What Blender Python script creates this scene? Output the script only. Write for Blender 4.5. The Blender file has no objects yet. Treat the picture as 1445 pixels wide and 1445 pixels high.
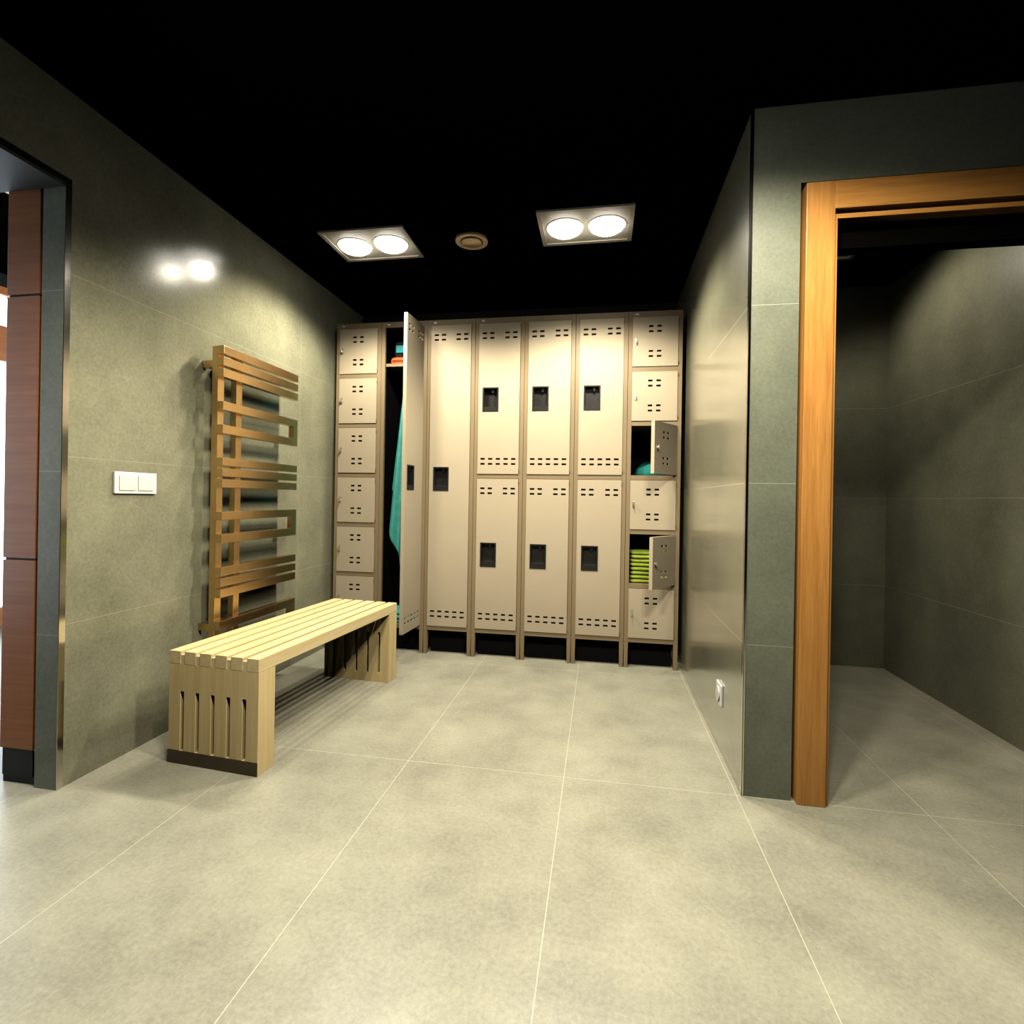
import bpy, bmesh, math, random
from mathutils import Vector, Matrix
random.seed(7)
S = bpy.context.scene
COL = S.collection
PI = math.pi

# ------------------------------------------------------------------ materials
def new_mat(name):
    m = bpy.data.materials.new(name); m.use_nodes = True
    nt = m.node_tree; nt.nodes.clear()
    out = nt.nodes.new('ShaderNodeOutputMaterial')
    b = nt.nodes.new('ShaderNodeBsdfPrincipled')
    nt.links.new(b.outputs[0], out.inputs[0])
    return m, nt, b

def node(nt, typ, **kw):
    n = nt.nodes.new(typ)
    for k, v in kw.items(): setattr(n, k, v)
    return n

def math_n(nt, op, a, b=None, c=None):
    n = node(nt, 'ShaderNodeMath', operation=op)
    for i, v in enumerate((a, b, c)):
        if v is None: continue
        if isinstance(v, (int, float)): n.inputs[i].default_value = v
        else: nt.links.new(v, n.inputs[i])
    return n.outputs[0]

def mix_c(nt, f, a, b, blend='MIX'):
    n = node(nt, 'ShaderNodeMix', data_type='RGBA', blend_type=blend)
    for i, v in ((0, f), (6, a), (7, b)):
        if isinstance(v, (int, float)): n.inputs[i].default_value = v
        elif isinstance(v, tuple): n.inputs[i].default_value = (*v[:3], 1)
        else: nt.links.new(v, n.inputs[i])
    return n.outputs[2]

def coords(nt, scale=(1, 1, 1)):
    tc = node(nt, 'ShaderNodeTexCoord'); mp = node(nt, 'ShaderNodeMapping')
    mp.inputs['Scale'].default_value = scale
    nt.links.new(tc.outputs['Object'], mp.inputs[0])
    return mp.outputs[0], tc.outputs['Object']

def noise(nt, vec, scale, detail=4, rough=.55):
    n = node(nt, 'ShaderNodeTexNoise')
    n.inputs['Scale'].default_value = scale; n.inputs['Detail'].default_value = detail
    n.inputs['Roughness'].default_value = rough
    nt.links.new(vec, n.inputs['Vector'])
    return n.outputs['Fac']

def ramp(nt, f, p0, p1, c0=(0, 0, 0), c1=(1, 1, 1)):
    n = node(nt, 'ShaderNodeValToRGB')
    e = n.color_ramp.elements
    e[0].position = p0; e[1].position = p1
    e[0].color = (*c0, 1); e[1].color = (*c1, 1)
    nt.links.new(f, n.inputs[0])
    return n.outputs[0]

def plain(name, col, rough=.5, metal=0., spec=.5, vary=.05, scale=30):
    m, nt, b = new_mat(name)
    v, _ = coords(nt)
    f = noise(nt, v, scale)
    a = tuple(c * (1 - vary) for c in col); d = tuple(min(1, c * (1 + vary)) for c in col)
    nt.links.new(ramp(nt, f, .3, .7, a, d), b.inputs['Base Color'])
    b.inputs['Roughness'].default_value = rough
    b.inputs['Metallic'].default_value = metal
    b.inputs['Specular IOR Level'].default_value = spec
    return m

def tile(name, c, rough=.4, zj=(), xper=None, yper=None, yj=(), grout=(.5, .48, .36), gw=.0011, spec=.5):
    """concrete-look porcelain tile; joints at fixed heights (zj), at fixed y (yj) or on a floor grid"""
    m, nt, b = new_mat(name)
    v, raw = coords(nt)
    big = noise(nt, v, 3.2, 6, .65); fine = noise(nt, v, 75, 6, .8)
    f = math_n(nt, 'ADD', math_n(nt, 'MULTIPLY', big, .5), math_n(nt, 'MULTIPLY', fine, .5))
    col = ramp(nt, f, .36, .64, tuple(k * .70 for k in c), tuple(k * 1.3 for k in c))
    sp = node(nt, 'ShaderNodeSeparateXYZ'); nt.links.new(raw, sp.inputs[0])
    g = None
    def addg(o):
        nonlocal g
        g = o if g is None else math_n(nt, 'MAXIMUM', g, o)
    for z in zj: addg(math_n(nt, 'COMPARE', sp.outputs[2], z, gw))
    for y in yj: addg(math_n(nt, 'COMPARE', sp.outputs[1], y, gw))
    for k, per in ((0, xper), (1, yper)):
        if per:
            o, p = per
            w = math_n(nt, 'WRAP', math_n(nt, 'SUBTRACT', sp.outputs[k], o), p / 2, -p / 2)
            addg(math_n(nt, 'COMPARE', w, 0., gw))
    if g is not None: col = mix_c(nt, g, col, grout)
    nt.links.new(col, b.inputs['Base Color'])
    b.inputs['Roughness'].default_value = rough
    b.inputs['Specular IOR Level'].default_value = spec
    return m

def wood(name, dark, light, axis=1, rough=.4, scale=1.0, spec=.4):
    m, nt, b = new_mat(name)
    sc = [26., 26., 26.]; sc[axis] = 1.1
    v, _ = coords(nt, tuple(k * scale for k in sc))
    a = noise(nt, v, 1.0, 5, .6); d = noise(nt, v, 5., 3, .6)
    f = math_n(nt, 'ADD', math_n(nt, 'MULTIPLY', a, .65), math_n(nt, 'MULTIPLY', d, .35))
    nt.links.new(ramp(nt, f, .32, .66, dark, light), b.inputs['Base Color'])
    b.inputs['Roughness'].default_value = rough
    b.inputs['Specular IOR Level'].default_value = spec
    return m

def emit(name, col, s):
    m, nt, b = new_mat(name)
    b.inputs['Base Color'].default_value = (.9, .9, .9, 1)
    b.inputs['Emission Color'].default_value = (*col, 1)
    b.inputs['Emission Strength'].default_value = s
    return m

def terry(name, c):
    m, nt, b = new_mat(name)
    v, _ = coords(nt)
    n1 = noise(nt, v, 260, 3, .7); n2 = noise(nt, v, 22, 3)
    f = math_n(nt, 'ADD', math_n(nt, 'MULTIPLY', n1, .5), math_n(nt, 'MULTIPLY', n2, .5))
    nt.links.new(ramp(nt, f, .3, .7, tuple(k * .7 for k in c), tuple(min(1, k * 1.25) for k in c)), b.inputs['Base Color'])
    bp = node(nt, 'ShaderNodeBump'); bp.inputs['Strength'].default_value = .5; bp.inputs['Distance'].default_value = .003
    nt.links.new(n1, bp.inputs['Height']); nt.links.new(bp.outputs[0], b.inputs['Normal'])
    b.inputs['Roughness'].default_value = .95; b.inputs['Specular IOR Level'].default_value = .1
    return m

H = 2.458            # ceiling
XL, XR = -.042, 2.335
YB = .47             # wall behind the lockers
YL = -1.815          # end of left wall (opening begins)
YR = -1.368          # end of right wall

WALLC = (.222, .218, .142)
M = dict(
    wall_l=tile('left wall tile', WALLC, .17, zj=(.577, 1.173, 1.82), yj=(-.365,), grout=(.33, .32, .23), spec=.3),
    wall_r=tile('right wall tile', WALLC, .20, zj=(.545, 1.12, 1.755), grout=(.55, .52, .38), spec=1.),
    jamb=tile('jamb tile', (.165, .178, .125), .40, zj=(.542, 1.119, 1.755), grout=(.36, .37, .28)),
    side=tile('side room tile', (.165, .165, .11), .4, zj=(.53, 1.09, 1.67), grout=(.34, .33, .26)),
    floor=tile('floor tile', (.345, .333, .252), .34, xper=(.468, .617), yper=(-1.375, 1.234), grout=(.62, .60, .46), gw=.0011, spec=.45),
    ceil=plain('black ceiling paint', (.0022, .0022, .0022), .8, spec=0),
    white_ceil=plain('white ceiling paint', (.8, .8, .8), .8),
    dark=plain('dark paint', (.012, .012, .011), .6, spec=.2),
    lframe=plain('tan enamel', (.25, .185, .102), .5, spec=.3, vary=.03, scale=6),
    ldoor=plain('putty enamel', (.455, .380, .262), .6, spec=.2, vary=.02, scale=4),
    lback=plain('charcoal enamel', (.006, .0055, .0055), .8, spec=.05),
    black=plain('black plastic', (.010, .009, .008), .45, spec=.35),
    steel=plain('polished steel', (.62, .60, .55), .12, 1.0),
    latch=plain('latch steel', (.70, .66, .56), .3, 1.0),
    rad=plain('steel with painted orange reflection', (.62, .42, .205), .27, 1.0, vary=.06),  # plain steel; the orange it reflects is put into the base colour
    pine=wood('pale pine', (.70, .53, .24), (.88, .72, .39), 1, .42),
    pine_v=wood('pale pine upright', (.68, .50, .21), (.86, .68, .34), 2, .42),
    shoe=plain('dark bronze plate', (.07, .055, .035), .4, .6),
    oak_v=wood('orange oak upright', (.40, .165, .034), (.63, .30, .072), 2, .33, scale=2.2, spec=.5),
    oak_h=wood('orange oak rail', (.40, .165, .034), (.63, .30, .072), 0, .33, scale=2.2, spec=.5),
    walnut=wood('red brown veneer', (.27, .085, .022), (.40, .145, .04), 0, .4),
    orange_wood=wood('orange window wood', (.62, .17, .03), (.78, .26, .05), 1, .4),
    white=plain('white plastic', (.82, .80, .72), .35),
    cream=plain('cream plastic', (.74, .70, .60), .4),
    trimring=plain('cream metal trim', (.62, .56, .44), .45),
    bronze=plain('vent bronze', (.50, .40, .27), .4, .5),
    lamp=emit('lamp glass', (1., .95, .84), 15.),
    lamp_dim=emit('lamp glass side', (1., .95, .84), 2.),
    teal=terry('teal terry', (.025, .22, .19)),
    teal_l=terry('light teal terry', (.09, .47, .40)),
    green=terry('lime terry', (.33, .42, .05)),
    red=terry('red cloth', (.50, .035, .03)),
    orange=plain('orange fabric', (.78, .12, .015), .6),
    teal_p=plain('teal label', (.02, .42, .46), .5),
    char=plain('charcoal fabric', (.015, .015, .016), .8, spec=.2),
)
def glass_mat():
    m = bpy.data.materials.new('window glass'); m.use_nodes = True
    nt = m.node_tree; nt.nodes.clear()
    o = nt.nodes.new('ShaderNodeOutputMaterial'); t = nt.nodes.new('ShaderNodeBsdfTransparent')
    g = nt.nodes.new('ShaderNodeBsdfGlossy'); g.inputs['Roughness'].default_value = .02
    f = nt.nodes.new('ShaderNodeFresnel'); f.inputs[0].default_value = 1.45
    x = nt.nodes.new('ShaderNodeMixShader')
    nt.links.new(f.outputs[0], x.inputs[0]); nt.links.new(t.outputs[0], x.inputs[1]); nt.links.new(g.outputs[0], x.inputs[2])
    nt.links.new(x.outputs[0], o.inputs[0])
    return m
M['glass'] = glass_mat()

# ------------------------------------------------------------------ mesh helpers
class MB:
    def __init__(s): s.bm = bmesh.new()
    def box(s, x0, x1, y0, y1, z0, z1, bevel=0):
        r = bmesh.ops.create_cube(s.bm, size=1.0)
        c = Vector(((x0 + x1) / 2, (y0 + y1) / 2, (z0 + z1) / 2)); d = Vector((x1 - x0, y1 - y0, z1 - z0))
        for v in r['verts']: v.co = Vector((v.co.x * d.x, v.co.y * d.y, v.co.z * d.z)) + c
        if bevel:
            es = {e for v in r['verts'] for e in v.link_edges}
            bmesh.ops.bevel(s.bm, geom=list(es), offset=bevel, segments=2, affect='EDGES', profile=.6)
        return s
    def cyl(s, c, axis, r, h, seg=32, r2=None):
        m = Matrix.Translation(Vector(c)) @ Vector((0, 0, 1)).rotation_difference(Vector(axis)).to_matrix().to_4x4()
        bmesh.ops.create_cone(s.bm, cap_ends=True, segments=seg, radius1=r, radius2=r if r2 is None else r2, depth=h, matrix=m)
        return s
    def poly(s, pts, faces):
        vs = [s.bm.verts.new(p) for p in pts]
        for f in faces: s.bm.faces.new([vs[i] for i in f])
        return s
    def ring(s, c, r0, r1, z0, z1, seg=48):
        """annular tube about +Z: inner r0, outer r1"""
        rows = []
        for r, z in ((r0, z0), (r1, z0), (r1, z1), (r0, z1)):
            rows.append([s.bm.verts.new((c[0] + r * math.cos(2 * PI * i / seg), c[1] + r * math.sin(2 * PI * i / seg), z)) for i in range(seg)])
        for k in range(4):
            a, b = rows[k], rows[(k + 1) % 4]
            for i in range(seg): s.bm.faces.new((a[i], a[(i + 1) % seg], b[(i + 1) % seg], b[i]))
        return s
    def lathe(s, c, prof, seg=48):
        rows = []
        for r, z in prof:
            rows.append([s.bm.verts.new((c[0] + max(r, 1e-4) * math.cos(2 * PI * i / seg), c[1] + max(r, 1e-4) * math.sin(2 * PI * i / seg), c[2] + z)) for i in range(seg)])
        for a, b in zip(rows, rows[1:]):
            for i in range(seg): s.bm.faces.new((a[i], a[(i + 1) % seg], b[(i + 1) % seg], b[i]))
        s.bm.faces.new(rows[0]); s.bm.faces.new(list(reversed(rows[-1])))
        return s
    def cells(s, xs, zs, hole, y0, y1):
        """a sheet between y0 and y1 made of grid cells, with the hole cells left open right through"""
        nx, nz = len(xs) - 1, len(zs) - 1
        vc = {}
        def V(i, k, j):
            if (i, k, j) not in vc: vc[(i, k, j)] = s.bm.verts.new((xs[i], (y0, y1)[j], zs[k]))
            return vc[(i, k, j)]
        solid = lambda i, k: 0 <= i < nx and 0 <= k < nz and not hole(i, k)
        for i in range(nx):
            for k in range(nz):
                if not solid(i, k): continue
                s.bm.faces.new((V(i, k, 0), V(i + 1, k, 0), V(i + 1, k + 1, 0), V(i, k + 1, 0)))
                s.bm.faces.new((V(i, k, 1), V(i, k + 1, 1), V(i + 1, k + 1, 1), V(i + 1, k, 1)))
                for di, dk, e in ((-1, 0, ((i, k), (i, k + 1))), (1, 0, ((i + 1, k + 1), (i + 1, k))),
                                  (0, -1, ((i + 1, k), (i, k))), (0, 1, ((i, k + 1), (i + 1, k + 1)))):
                    if not solid(i + di, k + dk):
                        a, b = e
                        s.bm.faces.new((V(*a, 0), V(*b, 0), V(*b, 1), V(*a, 1)))
        return s
    def mesh(s, name, mat, smooth=False):
        bmesh.ops.recalc_face_normals(s.bm, faces=s.bm.faces)
        me = bpy.data.meshes.new(name); s.bm.to_mesh(me); s.bm.free()
        me.materials.append(M[mat])
        if smooth:
            for p in me.polygons: p.use_smooth = True
        return me

def obj(name, mb, mat=None, parent=None, loc=None, smooth=False, label=None):
    me = mb if isinstance(mb, bpy.types.Mesh) else mb.mesh(name, mat, smooth)
    o = bpy.data.objects.new(name, me); COL.objects.link(o)
    if parent: o.parent = parent
    if loc: o.location = loc
    if label: o['label'] = label
    return o
def tag(o, label, cat, group=None):
    o['label'] = label; o['category'] = cat
    if group: o['group'] = group
    return o
def thing(name, label, cat, loc=(0, 0, 0), rz=0, group=None):
    o = bpy.data.objects.new(name, None); COL.objects.link(o)
    o.location = loc; o.rotation_euler = (0, 0, rz); o.empty_display_size = .1
    return tag(o, label, cat, group)
def struct(name, mb, mat, parent=None, label=None):
    o = obj(name, mb, mat, parent)
    if not parent: o['kind'] = 'structure'
    if label: o['label'] = label
    return o
B = lambda *a, **k: MB().box(*a, **k)

# ------------------------------------------------------------------ the setting
struct('floor', B(-2.9, 5, -5.6, .6, -.1, 0), 'floor')
struct('ceiling', B(-.322, 5, -5.6, .6, H, H + .4), 'ceil')
# left wall: full-height piece with the radiator, and the piece above the opening
XO = -.135       # outer face of the tiled core; the wooden cladding follows it
wl = MB().box(XO, XL, YL, .6, 0, H).box(-.322, XL, -5.6, YL, 2.128, H).box(-.322, XO, YL, .6, 2.128, H)
struct('wall_left', wl, 'wall_l')
struct('wall_left_reveal', B(XO, XL - .001, YL - .004, YL - .0002, 0, 2.126), 'jamb')
struct('wall_right', B(XR, XR + .12, YR + .006, .6, 0, H), 'wall_r')
struct('wall_back', B(XL, XR, YB, .6, 0, H), 'dark')
# piece of wall between right wall and wooden door, and above the door
jw = MB().box(XR, 2.500, YR - .006, YR + .006, 0, H).box(2.500, 3.75, YR - .006, YR + .10, 2.18, H).box(3.60, 5, YR - .006, YR + .10, 0, H)
struct('wall_door', jw, 'jamb')
struct('wall_door_backing', B(XR + .1201, 2.500, YR + .0061, YR + .10, 0, H), 'side')
struct('wall_side_right', B(3.63, 3.75, YR + .1001, .6, 0, H), 'side')
struct('wall_side_back', B(XR + .1201, 3.63, .345, .6, 0, H), 'side')
struct('wall_front', B(-2.9, 5, -5.75, -5.6, 0, 2.9), 'dark')
struct('wall_hall_right', B(5, 5.1, -5.6, YR - .006, 0, H), 'jamb')
# metal corner trims
struct('trim_1', MB().box(XL, XL + .0025, YL - .005, YL + .016, 0, 2.128).box(XL, XL + .0025, -5.6, YL + .016, 2.1281, 2.15), 'steel')
struct('trim_2', MB().box(XR - .0025, XR + .002, YR - .0085, YR + .008, 0, H).box(XR, XR + .006, YR - .0085, YR - .006, 0, H), 'steel')
# soffit of the opening
struct('trim_3', B(-.322, XL - .001, -5.6, YL - .0045, 2.118, 2.1279), 'dark')
# adjoining hall beyond the opening
struct('ceiling_hall', B(-1.45, -.322, -5.6, 1.6, 2.72, 2.8), 'white_ceil')
struct('ceiling_hall_dark', B(-2.9, -1.45, -5.6, 1.6, 2.72, 2.8), 'ceil')
struct('wall_hall_back', B(-2.9, -.322, 1.5, 1.6, 0, 2.72), 'white_ceil')
struct('floor_hall', B(-2.9, -.135, .6, 1.6, -.1, 0), 'floor')
# window wall of the hall
XW = -2.75
struct('wall_window', MB().box(XW - .1, XW, -5.6, 1.5, 2.62, 2.72).box(XW - .1, XW, -5.6, -3.2, 0, 2.62), 'dark')
win = obj('window_1', MB().box(XW - .07, XW, -3.2, 1.5, 0, .14).box(XW - .07, XW, -3.2, 1.5, 2.05, 2.32).box(XW - .07, XW, -3.2, 1.5, 2.56, 2.62), 'orange_wood')
win['kind'] = 'structure'
for y in (-3.2, -2.0, -.75, 1.4):
    obj('window_post', B(XW - .068, XW - .002, y, y + .09, .1401, 2.0499), 'orange_wood', win)
for y0, y1 in ((-3.11, -2.0), (-1.91, -.75), (-.66, 1.4)):
    obj('window_pane', B(XW - .040, XW - .034, y0, y1, .14, 2.05), 'glass', win)
obj('transom_pane', B(XW - .040, XW - .034, -3.2, 1.5, 2.32, 2.56), 'glass', win)

# wooden cladding on the hall side of the left wall
wc = thing('wooden_wall_cladding', 'red-brown wooden panel cladding with two horizontal grooves at the far left edge', 'wood panel', (-.235, YL, 0))
def wl_(x): return x + .235
zs = [.125, .805, 1.745, 2.1315]
for a, b in zip(zs, zs[1:]):
    obj('veneer_panel', B(-.288 + .235, -.150 + .235, -.002, .9, a + .004, b - .004, bevel=.001), 'walnut', wc)
obj('backing_board', B(-.284 + .235, -.154 + .235, .004, .88, .03, 2.10), 'dark', wc, label='dark backing visible in the grooves and kick space')
obj('toe_kick', B(-.288 + .235, -.136 + .235, .010, .6, .001, .120), 'dark', wc, label='black toe kick')
obj('edge_strip', B(-.1495 + .235, -.1445 + .235, .004, .02, .125, 2.11), 'steel', wc, label='thin pale metal edge strip')

# door opening into the dark side room
dr = obj('door_1', MB().box(2.512, 2.604, YR - .028, YR + .10, 0, 2.166, bevel=.0015).box(3.50, 3.592, YR - .028, YR + .10, 0, 2.166, bevel=.0015), 'oak_v')
dr['kind'] = 'structure'; dr['label'] = 'orange oak door frame of the dark side room'
obj('door_header', B(2.6045, 3.4995, YR - .0275, YR + .10, 2.070, 2.166, bevel=.0015), 'oak_h', dr)
obj('door_stop', MB().box(2.6045, 2.616, YR - .016, YR + .09, 0, 2.040).box(3.488, 3.4995, YR - .016, YR + .09, 0, 2.040), 'oak_v', dr)
obj('door_stop_rail', B(2.6045, 3.4995, YR - .016, YR + .03, 2.0405, 2.056), 'oak_h', dr)
obj('sliding_track', B(2.617, 3.487, YR + .04, YR + .10, 1.96, 2.069), 'ceil', dr, label='dark header track behind the frame')
obj('strike_plate', B(2.6161, 2.6175, YR - .012, YR + .014, .86, .93), 'black', dr, label='small dark strike plate')

# ------------------------------------------------------------------ lockers
W, LH, LD = .33, 2.24, .45
FR = .0275
DW = W - 2 * FR            # door width
ZB, ZT = .190, 2.200       # door zone
GAP = .033
def slot_door(key, h, xh, zh, pocket=None):
    """door sheet with punched slots; xh/zh: lists of (centre, half)"""
    holes = [(x - a, x + a, z - b, z + b) for (x, a) in [] for (z, b) in []]
    return holes
def door_mesh(h, holes):
    xs = sorted({0., DW} | {round(v, 5) for q in holes for v in q[:2]})
    zs_ = sorted({0., h} | {round(v, 5) for q in holes for v in q[2:]})
    mids = lambda a, i: (a[i] + a[i + 1]) / 2
    hole = lambda i, k: any(q[0] < mids(xs, i) < q[1] and q[2] < mids(zs_, k) < q[3] for q in holes)
    # local frame: hinge axis at x=0, door runs towards -x
    d = MB().cells([x - DW for x in xs], zs_, hole, -.004, -.001)
    d.cells([-DW, -DW + .003, -.003, 0], [0, .003, h - .003, h], lambda i, k: i == 1 and k == 1, -.001, .018)
    return d.mesh('door', 'ldoor')
def slots(xc, zc, hw=.0145, hh=.0060):
    return [(x - hw, x + hw, z - hh, z + hh) for x in xc for z in zc]
TOPX = (.037, .087, .189, .240); BOTX = (.035, .086, .1375, .189, .240)
PX0, PX1, PZ = .033, .131, .150       # handle pocket
h6 = (ZT - ZB - 5 * GAP) / 6
h2 = (ZT - ZB - GAP) / 2
h1 = ZT - ZB
HZ1 = .985                             # pocket centre on the single door
me6 = door_mesh(h6, slots((.111, .161), (h6 - .057, h6 - .089, .095, .063), .0135))
me2 = door_mesh(h2, slots(TOPX, (h2 - .063, h2 - .095)) + slots(BOTX, (.098, .065)) + [(PX0, PX1, h2 * .495 - PZ / 2, h2 * .495 + PZ / 2)])
me1 = door_mesh(h1, slots(TOPX, (h1 - .063, h1 - .095)) + slots(BOTX, (.098, .065)) + [(PX0, PX1, HZ1 - PZ / 2, HZ1 + PZ / 2)])
# recessed handle cup, origin at pocket centre
cx = (PX0 + PX1) / 2 - DW; pw = (PX1 - PX0) / 2; ph = PZ / 2
cup = MB().cells([-pw - .004, -pw + .004, pw - .004, pw + .004], [-ph - .004, -ph + .004, ph - .004, ph + .004], lambda i, k: i == 1 and k == 1, -.0075, -.0042)
cup.box(-pw + .0005, -pw + .004, -.0042, .034, -ph + .0005, ph - .0005).box(pw - .004, pw - .0005, -.0042, .034, -ph + .0005, ph - .0005)
cup.box(-pw + .004, pw - .004, -.0042, .034, ph - .004, ph - .0005).box(-pw + .004, pw - .004, -.0042, .034, -ph + .0005, -ph + .004)
cup.box(-pw + .004, pw - .004, .031, .034, -ph + .004, ph - .004)
cup.poly([(-pw + .004, -.004, -ph + .026), (pw - .004, -.004, -ph + .026), (pw - .004, .031, -ph + .034), (-pw + .004, .031, -ph + .034),
          (-pw + .004, -.004, -ph + .004), (pw - .004, -.004, -ph + .004), (pw - .004, .031, -ph + .004), (-pw + .004, .031, -ph + .004)],
         [(0, 1, 2, 3), (0, 4, 5, 1), (4, 7, 6, 5), (0, 3, 7, 4), (1, 5, 6, 2), (3, 2, 6, 7)])
cup_me = cup.mesh('handle_cup', 'black')
lev = MB().box(.004, .022, .006, .031, ph - .022, ph - .004, bevel=.002).cyl((.013, .018, ph - .026), (0, 1, 0), .006, .020, 12)
lev_me = lev.mesh('lift_lever', 'black')
# small turn latch with staple
lt = MB().box(-.006, .006, -.0065, -.0041, -.021, .021, bevel=.0008).cyl((0, -.012, 0), (0, 1, 0), .0055, .013, 16).box(-.0025, .0025, -.026, -.014, -.010, .012, bevel=.001)
latch_me = lt.mesh('latch', 'latch')
hinge_me = MB().cyl((0, 0, 0), (0, 0, 1), .0038, .016, 12).mesh('hinge', 'lframe')
leg_me = MB().poly([(0, 0, .16), (.0265, 0, .16), (.0265, .035, .16), (0, .035, .16), (.002, 0, 0), (.0235, 0, 0), (.0235, .032, 0), (.002, .032, 0)],
                   [(0, 1, 2, 3), (7, 6, 5, 4), (0, 4, 5, 1), (1, 5, 6, 2), (2, 6, 7, 3), (3, 7, 4, 0)]).mesh('leg', 'lframe')
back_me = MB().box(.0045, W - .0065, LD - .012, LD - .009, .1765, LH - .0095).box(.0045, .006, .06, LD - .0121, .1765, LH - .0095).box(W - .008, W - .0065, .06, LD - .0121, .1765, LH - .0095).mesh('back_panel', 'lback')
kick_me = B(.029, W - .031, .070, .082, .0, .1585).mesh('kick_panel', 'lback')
bd = MB().cyl((0, 0, 0), (0, 1, 0), .012, .003, 24)
for v in bd.bm.verts: v.co.z *= .42
badge_me = bd.mesh('badge', 'white')
shelf_me = B(.0062, W - .0082, .022, LD - .013, -.010, .010).mesh('shelf', 'lframe')

def frame_mesh(nd):
    w = W - .002
    h = (ZT - ZB - (nd - 1) * GAP) / nd
    f = MB().box(0, .004, .021, LD, .160, LH - .003).box(w - .004, w, .021, LD, .160, LH - .003)
    f.box(0, FR - .0015, 0, .021, .160, LH, bevel=.002).box(w - FR + .0015, w, 0, .021, .160, LH, bevel=.002)
    f.box(.004, w - .004, .0212, LD, LH - .009, LH - .004)                       # top
    f.box(FR - .0015, w - FR + .0015, .001, .0208, ZT + .002, LH - .0005, bevel=.001)        # top rail
    f.box(FR - .0015, w - FR + .0015, .001, .0208, .160, ZB - .002, bevel=.001)        # bottom rail
    f.box(.004, w - .004, .0212, LD, .166, .176)                         # bottom
    f.box(.0041, w - .0041, LD - .008, LD, .176, LH - .009)
    for k in range(1, nd):
        z = ZB + k * (h + GAP) - GAP
        f.box(FR - .0015, w - FR + .0015, .001, .0208, z + .002, z + GAP - .002, bevel=.001)
    return f.mesh('frame', 'lframe')
frame_by = {n: frame_mesh(n) for n in (1, 2, 6)}
def make_locker(i, nd, label, open_=(), badge=True):
    root = thing('locker', label, 'locker', (i * W, 0, 0), 0, 'row of putty-coloured lockers')
    obj('frame', frame_by[nd], parent=root)
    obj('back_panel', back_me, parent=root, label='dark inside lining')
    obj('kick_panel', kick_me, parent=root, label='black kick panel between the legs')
    obj('leg', leg_me, parent=root); obj('leg', leg_me, parent=root, loc=(W - .002 - .0265, 0, 0))
    if badge: obj('badge', badge_me, parent=root, loc=(.050, -.0005, 2.221), label='small pale oval badge')
    h = (ZT - ZB - (nd - 1) * GAP) / nd
    me = {1: me1, 2: me2, 6: me6}[nd]
    for k in range(nd):                                     # k=0 is the top door
        z = ZT - h - k * (h + GAP)
        d = obj('door', me, parent=root, loc=(W - .002 - FR, -.0005, z))
        if k in open_: d.rotation_euler = (0, 0, math.radians(open_[k]))
        if nd == 6:
            obj('latch', latch_me, parent=d, loc=(-DW + .020, 0, h * .5), label='small steel latch')
        else:
            c = h2 * .495 if nd == 2 else HZ1
            c_ = obj('handle', cup_me, parent=d, loc=(cx, 0, c), label='recessed black handle')
            obj('lift_lever', lev_me, parent=d, loc=(cx, 0, c))
        for zz in (.022, h - .022): obj('hinge', hinge_me, parent=d, loc=(.0015, -.0035, zz))
        if k < nd - 1: obj('shelf', shelf_me, parent=root, loc=(0, 0, z - GAP / 2))
    return root
make_locker(0, 6, 'leftmost locker column of six small closed doors, beside the radiator wall', {})
L2 = make_locker(1, 1, 'tall locker with its one door swung wide open, teal towel inside', {0: 87})
obj('shelf', shelf_me, parent=L2, loc=(0, 0, 1.952))
obj('coat_hook', MB().box(.15, .17, .10, .14, 1.925, 1.942).cyl((.16, .12, 1.91), (0, 0, 1), .004, .04, 10), 'latch', L2)
make_locker(2, 1, 'tall locker with one full-height closed door and a black handle at mid height', {})
make_locker(3, 2, 'two-door locker standing right next to the tall single-door closed locker', {})
make_locker(4, 2, 'two-door locker in the middle of the three two-door ones', {}, badge=False)
make_locker(5, 2, 'two-door locker standing just left of the right-hand six-door column', {}, badge=False)
make_locker(6, 6, 'rightmost six-door locker column with two small doors ajar, by the right wall', {2: 55, 4: 55})

# ------------------------------------------------------------------ things in the lockers
def slab(mb, cx_, cy_, z0, w, d, h, seed, seg=(14, 12)):
    """soft rounded slab: superellipse outline, rounded edges, slightly uneven"""
    rnd = random.Random(seed)
    n = 40; rows = []
    prof = [(.0, 0.), (.90, 0.), (.965, .12), (1., .5), (.965, .88), (.90, 1.), (.0, 1.)]
    ph1, ph2 = rnd.random() * 6, rnd.random() * 6
    for pr, pz in prof:
        row = []
        for i in range(n):
            a = 2 * PI * i / n
            ca, sa = math.cos(a), math.sin(a)
            e = .22
            x = math.copysign(abs(ca) ** e, ca) * w / 2 * max(pr, .02); y = math.copysign(abs(sa) ** e, sa) * d / 2 * max(pr, .02)
            wob = 1 + .012 * math.sin(3 * a + ph1)
            z = z0 + h * pz + (.0015 * math.sin(11 * x / w + ph2) if 0 < pz < 1 else 0)
            row.append(mb.bm.verts.new((cx_ + x * wob, cy_ + y * wob, z)))
        rows.append(row)
    for a, b in zip(rows, rows[1:]):
        for i in range(n): mb.bm.faces.new((a[i], a[(i + 1) % n], b[(i + 1) % n], b[i]))
    mb.bm.faces.new(rows[0]); mb.bm.faces.new(list(reversed(rows[-1])))
def folded(name, loc, w, d, h, mat, seed, layers=2):
    mb = MB()
    for k in range(layers): slab(mb, random.Random(seed + k).uniform(-.002, .002), random.Random(seed * 3 + k).uniform(-.003, .003), k * h / layers, w, d, h / layers - .0003, seed + k)
    return obj(name, mb, mat, loc=loc, smooth=True)
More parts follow.
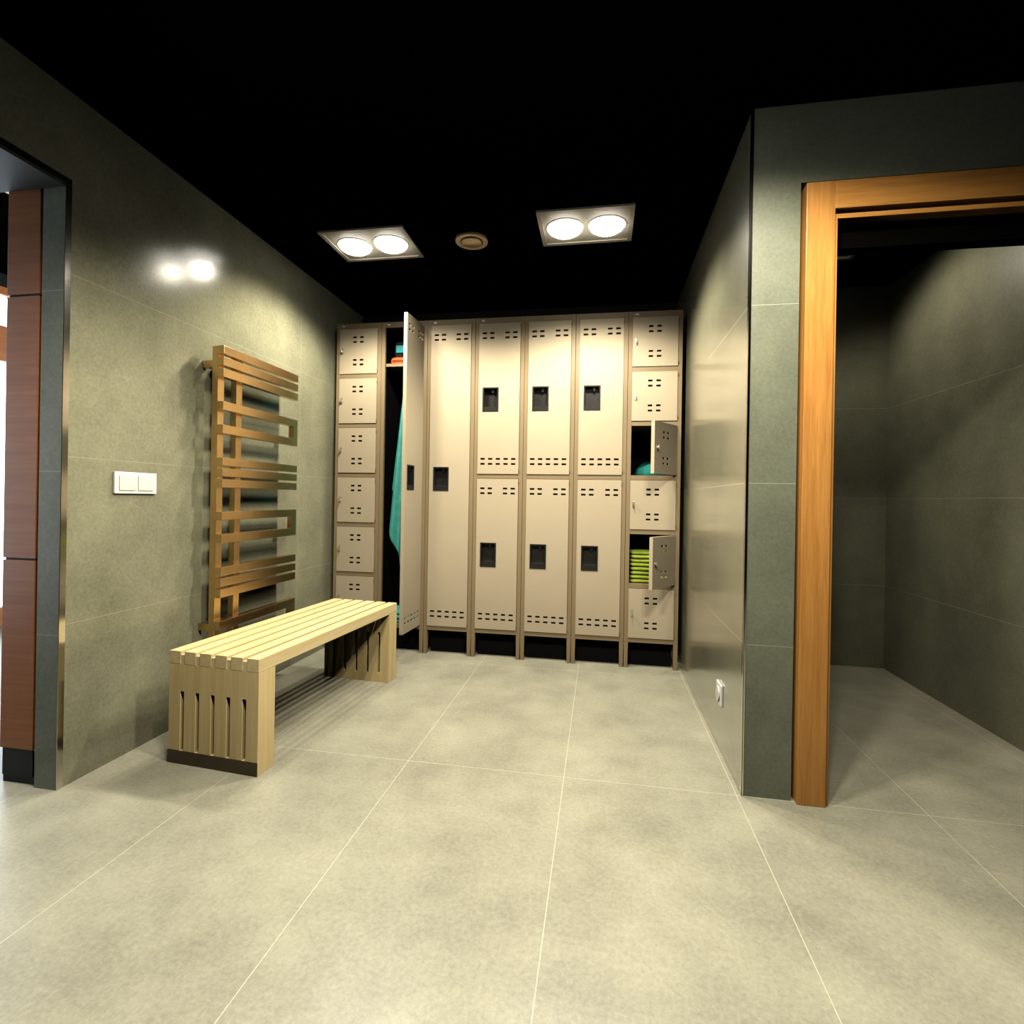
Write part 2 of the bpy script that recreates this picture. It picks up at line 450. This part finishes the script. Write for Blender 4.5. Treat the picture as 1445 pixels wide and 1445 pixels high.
# lime towels, fifth compartment of the right column
zc5 = ZT - h6 - 4 * (h6 + GAP) - GAP / 2 + .010 + .0005
pos = ['bottom', 'second from the bottom', 'third from the bottom', 'top']
for k in range(4):
    t = folded('folded_towel', (6 * W + .163, .20, zc5 + k * .0515), .262 - .004 * (k % 2), .30, .051, 'green', 11 + 7 * k)
    tag(t, 'lime green folded towel, %s of the stack in the lower open compartment' % {'bottom': 'lowest', 'second from the bottom': 'second from bottom', 'third from the bottom': 'third from bottom', 'top': 'topmost'}[pos[k]], 'towel', 'lime towels in the locker')
# teal bundle, third compartment
zc3 = ZT - h6 - 2 * (h6 + GAP) - GAP / 2 + .010 + .0005
mb = MB(); seg = 36
prof = [(0, .0), (.11, .0), (.122, .012), (.120, .03), (.105, .060), (.075, .090), (.035, .110), (0, .115)]
mb.lathe((0, 0, 0), prof, seg)
for v in mb.bm.verts:
    a = math.atan2(v.co.y, v.co.x); v.co.x *= 1 + .05 * math.sin(5 * a + v.co.z * 30); v.co.y *= 1.1 + .05 * math.cos(4 * a)
tag(obj('cloth_bundle', mb, 'teal', loc=(6 * W + .180, .26, zc3), smooth=True), 'dark teal rounded cloth bundle in the upper open locker compartment', 'towel')
# tall open locker: top shelf
zs1 = 1.952 + .0105
ob = thing('orange_pouch', 'orange zipped pouch lying on the top shelf of the open tall locker', 'pouch', (W + .165, .16, zs1))
mb = MB(); slab(mb, 0, 0, 0, .26, .20, .055, 5); obj('body', mb, 'orange', ob, smooth=True)
obj('zip', B(-.11, .11, -.1035, -.1015, .027, .031), 'red', ob)
wb = thing('wash_bag', 'charcoal wash bag with a teal patch, stacked on the orange pouch', 'bag', (W + .165, .17, zs1 + .0556))
mb = MB(); slab(mb, 0, 0, 0, .23, .16, .115, 9); obj('body', mb, 'char', wb, smooth=True)
obj('patch', B(-.095, .02, -.0875, -.083, .035, .085, bevel=.002), 'teal_p', wb, label='bright teal patch')
# bottom
zf = .1765
t = folded('folded_towel', (W + .165, .16, zf), .265, .22, .085, 'teal_l', 51, 3)
tag(t, 'light teal folded towel lying on the bottom of the open tall locker', 'towel')
mb = MB(); slab(mb, 0, 0, 0, .14, .12, .032, 61)
tag(obj('red_cloth', mb, 'red', loc=(W + .20, .15, zf + .0855), smooth=True), 'small red cloth on top of the folded teal towel', 'cloth')
# hanging towel: two gathered layers from the hook
def hang():
    mb = MB(); nu, nv = 40, 60
    def layer(y0, ztop, zleft, zright, xl_top, xl_bot, xr_top, xr_bot, ph_):
        g = []
        for i in range(nu + 1):
            u = i / nu; row = []
            for j in range(nv + 1):
                v = j / nv
                zb = zleft + (zright - zleft) * u
                z = ztop + (zb - ztop) * v
                s_ = v ** .75
                xl_ = xl_top + (xl_bot - xl_top) * s_; xr_ = xr_top + (xr_bot - xr_top) * s_
                x = xl_ + (xr_ - xl_) * u
                y = y0 + (.006 + .016 * v) * math.sin(u * 15 + ph_ + v * 1.2) + .012 * v * math.cos(u * 5)
                row.append((x, y, z))
            g.append(row)
        th = .005
        fr = [[mb.bm.verts.new(p) for p in r] for r in g]
        bk = [[mb.bm.verts.new((p[0], p[1] + th, p[2])) for p in r] for r in g]
        for i in range(nu):
            for j in range(nv):
                mb.bm.faces.new((fr[i][j], fr[i + 1][j], fr[i + 1][j + 1], fr[i][j + 1]))
                mb.bm.faces.new((bk[i][j], bk[i][j + 1], bk[i + 1][j + 1], bk[i + 1][j]))
        for j in range(nv):
            mb.bm.faces.new((fr[0][j], fr[0][j + 1], bk[0][j + 1], bk[0][j])); mb.bm.faces.new((fr[nu][j], bk[nu][j], bk[nu][j + 1], fr[nu][j + 1]))
        for i in range(nu):
            mb.bm.faces.new((fr[i][0], bk[i][0], bk[i + 1][0], fr[i + 1][0])); mb.bm.faces.new((fr[i][nv], fr[i + 1][nv], bk[i + 1][nv], bk[i][nv]))
    layer(.140, 1.885, 1.09, 1.00, .140, .019, .175, .270, .4)
    layer(.085, 1.885, .80, .34, .145, .034, .172, .240, 2.0)
    return mb
tag(obj('hanging_towel', hang(), 'teal_l', loc=(W, 0, 0), smooth=True), 'teal towel hanging gathered from a hook inside the open tall locker', 'towel')

# ------------------------------------------------------------------ bench
bz = math.radians(-4.5)
bn = thing('slatted_bench', 'pale pine slatted bench with combed plank ends in front of the radiator', 'bench', (.420, -1.030, 0), bz)
BW, BL, BH = .410, 1.115, .436
sw = .0532; sg = (BW - 6 * sw) / 5
for k in range(6):
    x = -BW / 2 + k * (sw + sg)
    obj('slat', B(x, x + sw, -BL / 2, BL / 2, BH - .050, BH, bevel=.0015), 'pine', bn)
def bench_end(y0, y1):
    xs = [-BW / 2]
    for k in range(5):
        a = -BW / 2 + k * (sw + sg) + sw; xs += [a, a + sg]
    xs.append(BW / 2)
    e = MB().cells(xs, [0.0005, .050, .281, BH - .0502], lambda i, k: i % 2 == 1 and k == 1, y0, y1)
    return e
for y0, y1 in ((-BL / 2 + .0005, -BL / 2 + .090), (BL / 2 - .090, BL / 2 - .0005)):
    lg = obj('leg', bench_end(y0, y1), 'pine_v', bn)
    for k in range(5):
        a = -BW / 2 + k * (sw + sg) + sw
        obj('spacer', B(a + .0002, a + sg - .0002, y0 + .001, y1, BH - .050, BH - .014), 'pine', lg)
obj('kick_plate', B(-BW / 2 - .001, BW / 2 + .001, -BL / 2 - .003, -BL / 2 + .0003, .001, .051), 'shoe', bn, label='dark metal kick plate along the near foot')

# ------------------------------------------------------------------ towel radiator
rd = thing('heated_towel_rail', 'tall steel towel radiator of grouped flat bars on the left wall above the bench', 'radiator', (XL, -.89, 0))
RX0, RX1 = .092, .124
Y0, Y1 = -1.190 + .89, -.585 + .89
bars = [(1.743, 1.703), (1.690, 1.650), (1.637, 1.596), (1.484, 1.442), (1.374, 1.332), (1.220, 1.181), (1.170, 1.131), (1.119, 1.079),
        (.967, .926), (.861, .818), (.707, .667), (.655, .615), (.604, .563), (.454, .411), (.350, .307)]
loops = {3: 4, 8: 9, 13: 14}
for i, (a, b) in enumerate(bars):
    obj('bar', B(RX0, RX1, Y0, Y1, b, a, bevel=.002), 'rad', rd)
for i, j in loops.items():
    obj('end_piece', B(RX0 + .001, RX1 - .0005, Y1 - .040, Y1 - .0005, bars[j][0], bars[i][1]), 'rad', rd)
for y in (Y0 + .004, Y0 + .130):
    obj('post', B(.060, RX0 - .0005, y, y + .042, .27, 1.742, bevel=.002), 'rad', rd)
for z in (1.66, .42):
    for y in (Y0 + .012, Y0 + .138):
        obj('wall_bracket', B(.0005, .060, y, y + .026, z - .018, z + .018, bevel=.003), 'rad', rd)

# ------------------------------------------------------------------ switch and socket
sw_ = thing('light_switch', 'white double switch plate on the left wall beside the radiator', 'switch', (XL, -1.528, 1.087))
obj('plate', B(.0003, .010, -.096, .096, -.043, .043, bevel=.003), 'white', sw_)
for y in (-.078, .006):
    obj('rocker', B(.0101, .0135, y, y + .072, -.030, .030, bevel=.0015), 'cream', sw_)
so = thing('wall_socket', 'white round-cornered power socket low on the right wall', 'socket', (XR, -1.035, .243))
obj('plate', B(-.010, -.0003, -.042, .042, -.045, .045, bevel=.004), 'white', so)
obj('socket_ring', MB().cyl((-.0125, 0, 0), (1, 0, 0), .030, .0045, 32), 'cream', so)
for y in (-.0095, .0095):
    obj('contact_hole', MB().cyl((-.0150, y, 0), (1, 0, 0), .0028, .0006, 12), 'black', so)

# ------------------------------------------------------------------ ceiling fittings
def twin_light(cx_, cy_, label, w=.475, d=.345, x1=-.106, x2=.106, lamp='lamp', watts=90, spots=True, group='twin ceiling lights', size=150, aim=None, blend=.5):
    r = thing('ceiling_light', label, 'ceiling light', (cx_, cy_, H), 0, group)
    # trim frame with two round holes: outer border + inner plate
    fr = MB().cells([-w / 2, -w / 2 + .022, w / 2 - .022, w / 2], [-d / 2, -d / 2 + .022, d / 2 - .022, d / 2], lambda i, k: i == 1 and k == 1, 0, .010)
    for v in fr.bm.verts: v.co = Vector((v.co.x, v.co.z, -.0105 + v.co.y))
    obj('frame', fr, 'trimring', r)
    obj('inset_plate', B(-w / 2 + .0225, w / 2 - .0225, -d / 2 + .0225, d / 2 - .0225, -.0065, -.0003), 'trimring', r)
    for x in (x1, x2):
        obj('lamp_ring', MB().ring((x, 0), .090, .097, -.009, -.0066), 'trimring', r)
        obj('lamp_glass', MB().lathe((x, 0, -.0066), [(0, -.036), (.04, -.033), (.066, -.025), (.084, -.013), (.0895, -.0005), (.0895, 0), (0, 0)]), lamp, r, smooth=True)
        if spots:
            l = bpy.data.lights.new('lamp_beam', 'SPOT'); l.energy = watts; l.color = (1., .92, .75)
            l.spot_size = math.radians(size); l.spot_blend = blend; l.shadow_soft_size = .05
            o = bpy.data.objects.new('lamp_beam', l); COL.objects.link(o); o.parent = r; o.location = (x, 0, -.08)
            if aim: o.rotation_euler = Vector(aim).to_track_quat('-Z', 'Y').to_euler()
    return r
P = 70
twin_light(.547, -.625, 'left twin-lamp rectangular ceiling light, nearer the radiator wall', watts=P * .84)
twin_light(1.724, -.660, 'right twin-lamp rectangular ceiling light, nearer the right wall', watts=P * 1.0)
twin_light(1.20, -2.35, 'unseen twin-lamp ceiling light added over the foreground, middle', watts=P * 1.0)  # fixture out of view, added to light the foreground
twin_light(2.19, -2.15, 'unseen twin-lamp ceiling light added in front of the wooden door frame', watts=P * 1.1, size=161)  # also added out of view, lights door frame and open locker doors
twin_light(2.97, -.275, 'dim twin-lamp ceiling light inside the dark side room', lamp='lamp_dim', watts=11, size=136, blend=.6, aim=(.50, -.12, -.85))
b = M['wall_r'].node_tree.nodes['Principled BSDF']
b.inputs['Coat Weight'].default_value = 1.; b.inputs['Coat IOR'].default_value = 1.8; b.inputs['Coat Roughness'].default_value = .22
vt = thing('ceiling_vent', 'round bronze ceiling vent between the two lights', 'vent', (1.105, -.593, H))
obj('ring', MB().ring((0, 0), .062, .088, -.012, -.0003), 'bronze', vt)
obj('disc', MB().lathe((0, 0, -.022), [(0, 0), (.05, .001), (.058, .006), (.05, .010), (0, .012)]), 'bronze', vt, smooth=True)
obj('stem', MB().cyl((0, 0, -.006), (0, 0, 1), .010, .011, 16), 'dark', vt)

# ------------------------------------------------------------------ daylight outside the hall windows
w = bpy.data.worlds.new('World'); S.world = w; w.use_nodes = True
bg = w.node_tree.nodes['Background']
bg.inputs[0].default_value = (.80, .90, 1., 1); bg.inputs[1].default_value = 8.0

# ------------------------------------------------------------------ camera
cam = bpy.data.cameras.new('camera'); co = bpy.data.objects.new('camera', cam); COL.objects.link(co)
yaw, pitch, roll = -.1687, -.0005, .0167
fw = Vector((math.sin(yaw) * math.cos(pitch), math.cos(yaw) * math.cos(pitch), math.sin(pitch)))
rt = Vector((math.cos(yaw), -math.sin(yaw), 0)); up = rt.cross(fw)
r2 = math.cos(roll) * rt + math.sin(roll) * up; u2 = -math.sin(roll) * rt + math.cos(roll) * up
R = Matrix((r2, u2, -fw)).transposed()
co.matrix_world = Matrix.Translation((1.8213, -3.3472, 1.049)) @ R.to_4x4()
cam.sensor_width = 36; cam.lens = 36 * 732.92 / 1445
cam.shift_x = (722.5 - 722.55) / 1445; cam.shift_y = (704.3 - 722.5) / 1445
cam.clip_start = .02
S.camera = co
S.view_settings.view_transform = 'Standard'; S.view_settings.look = 'None'
S.view_settings.exposure = 0; S.view_settings.gamma = 1; S.view_settings.use_curve_mapping = False
S.cycles.max_bounces = 8; S.cycles.diffuse_bounces = 0; S.cycles.use_denoising = True
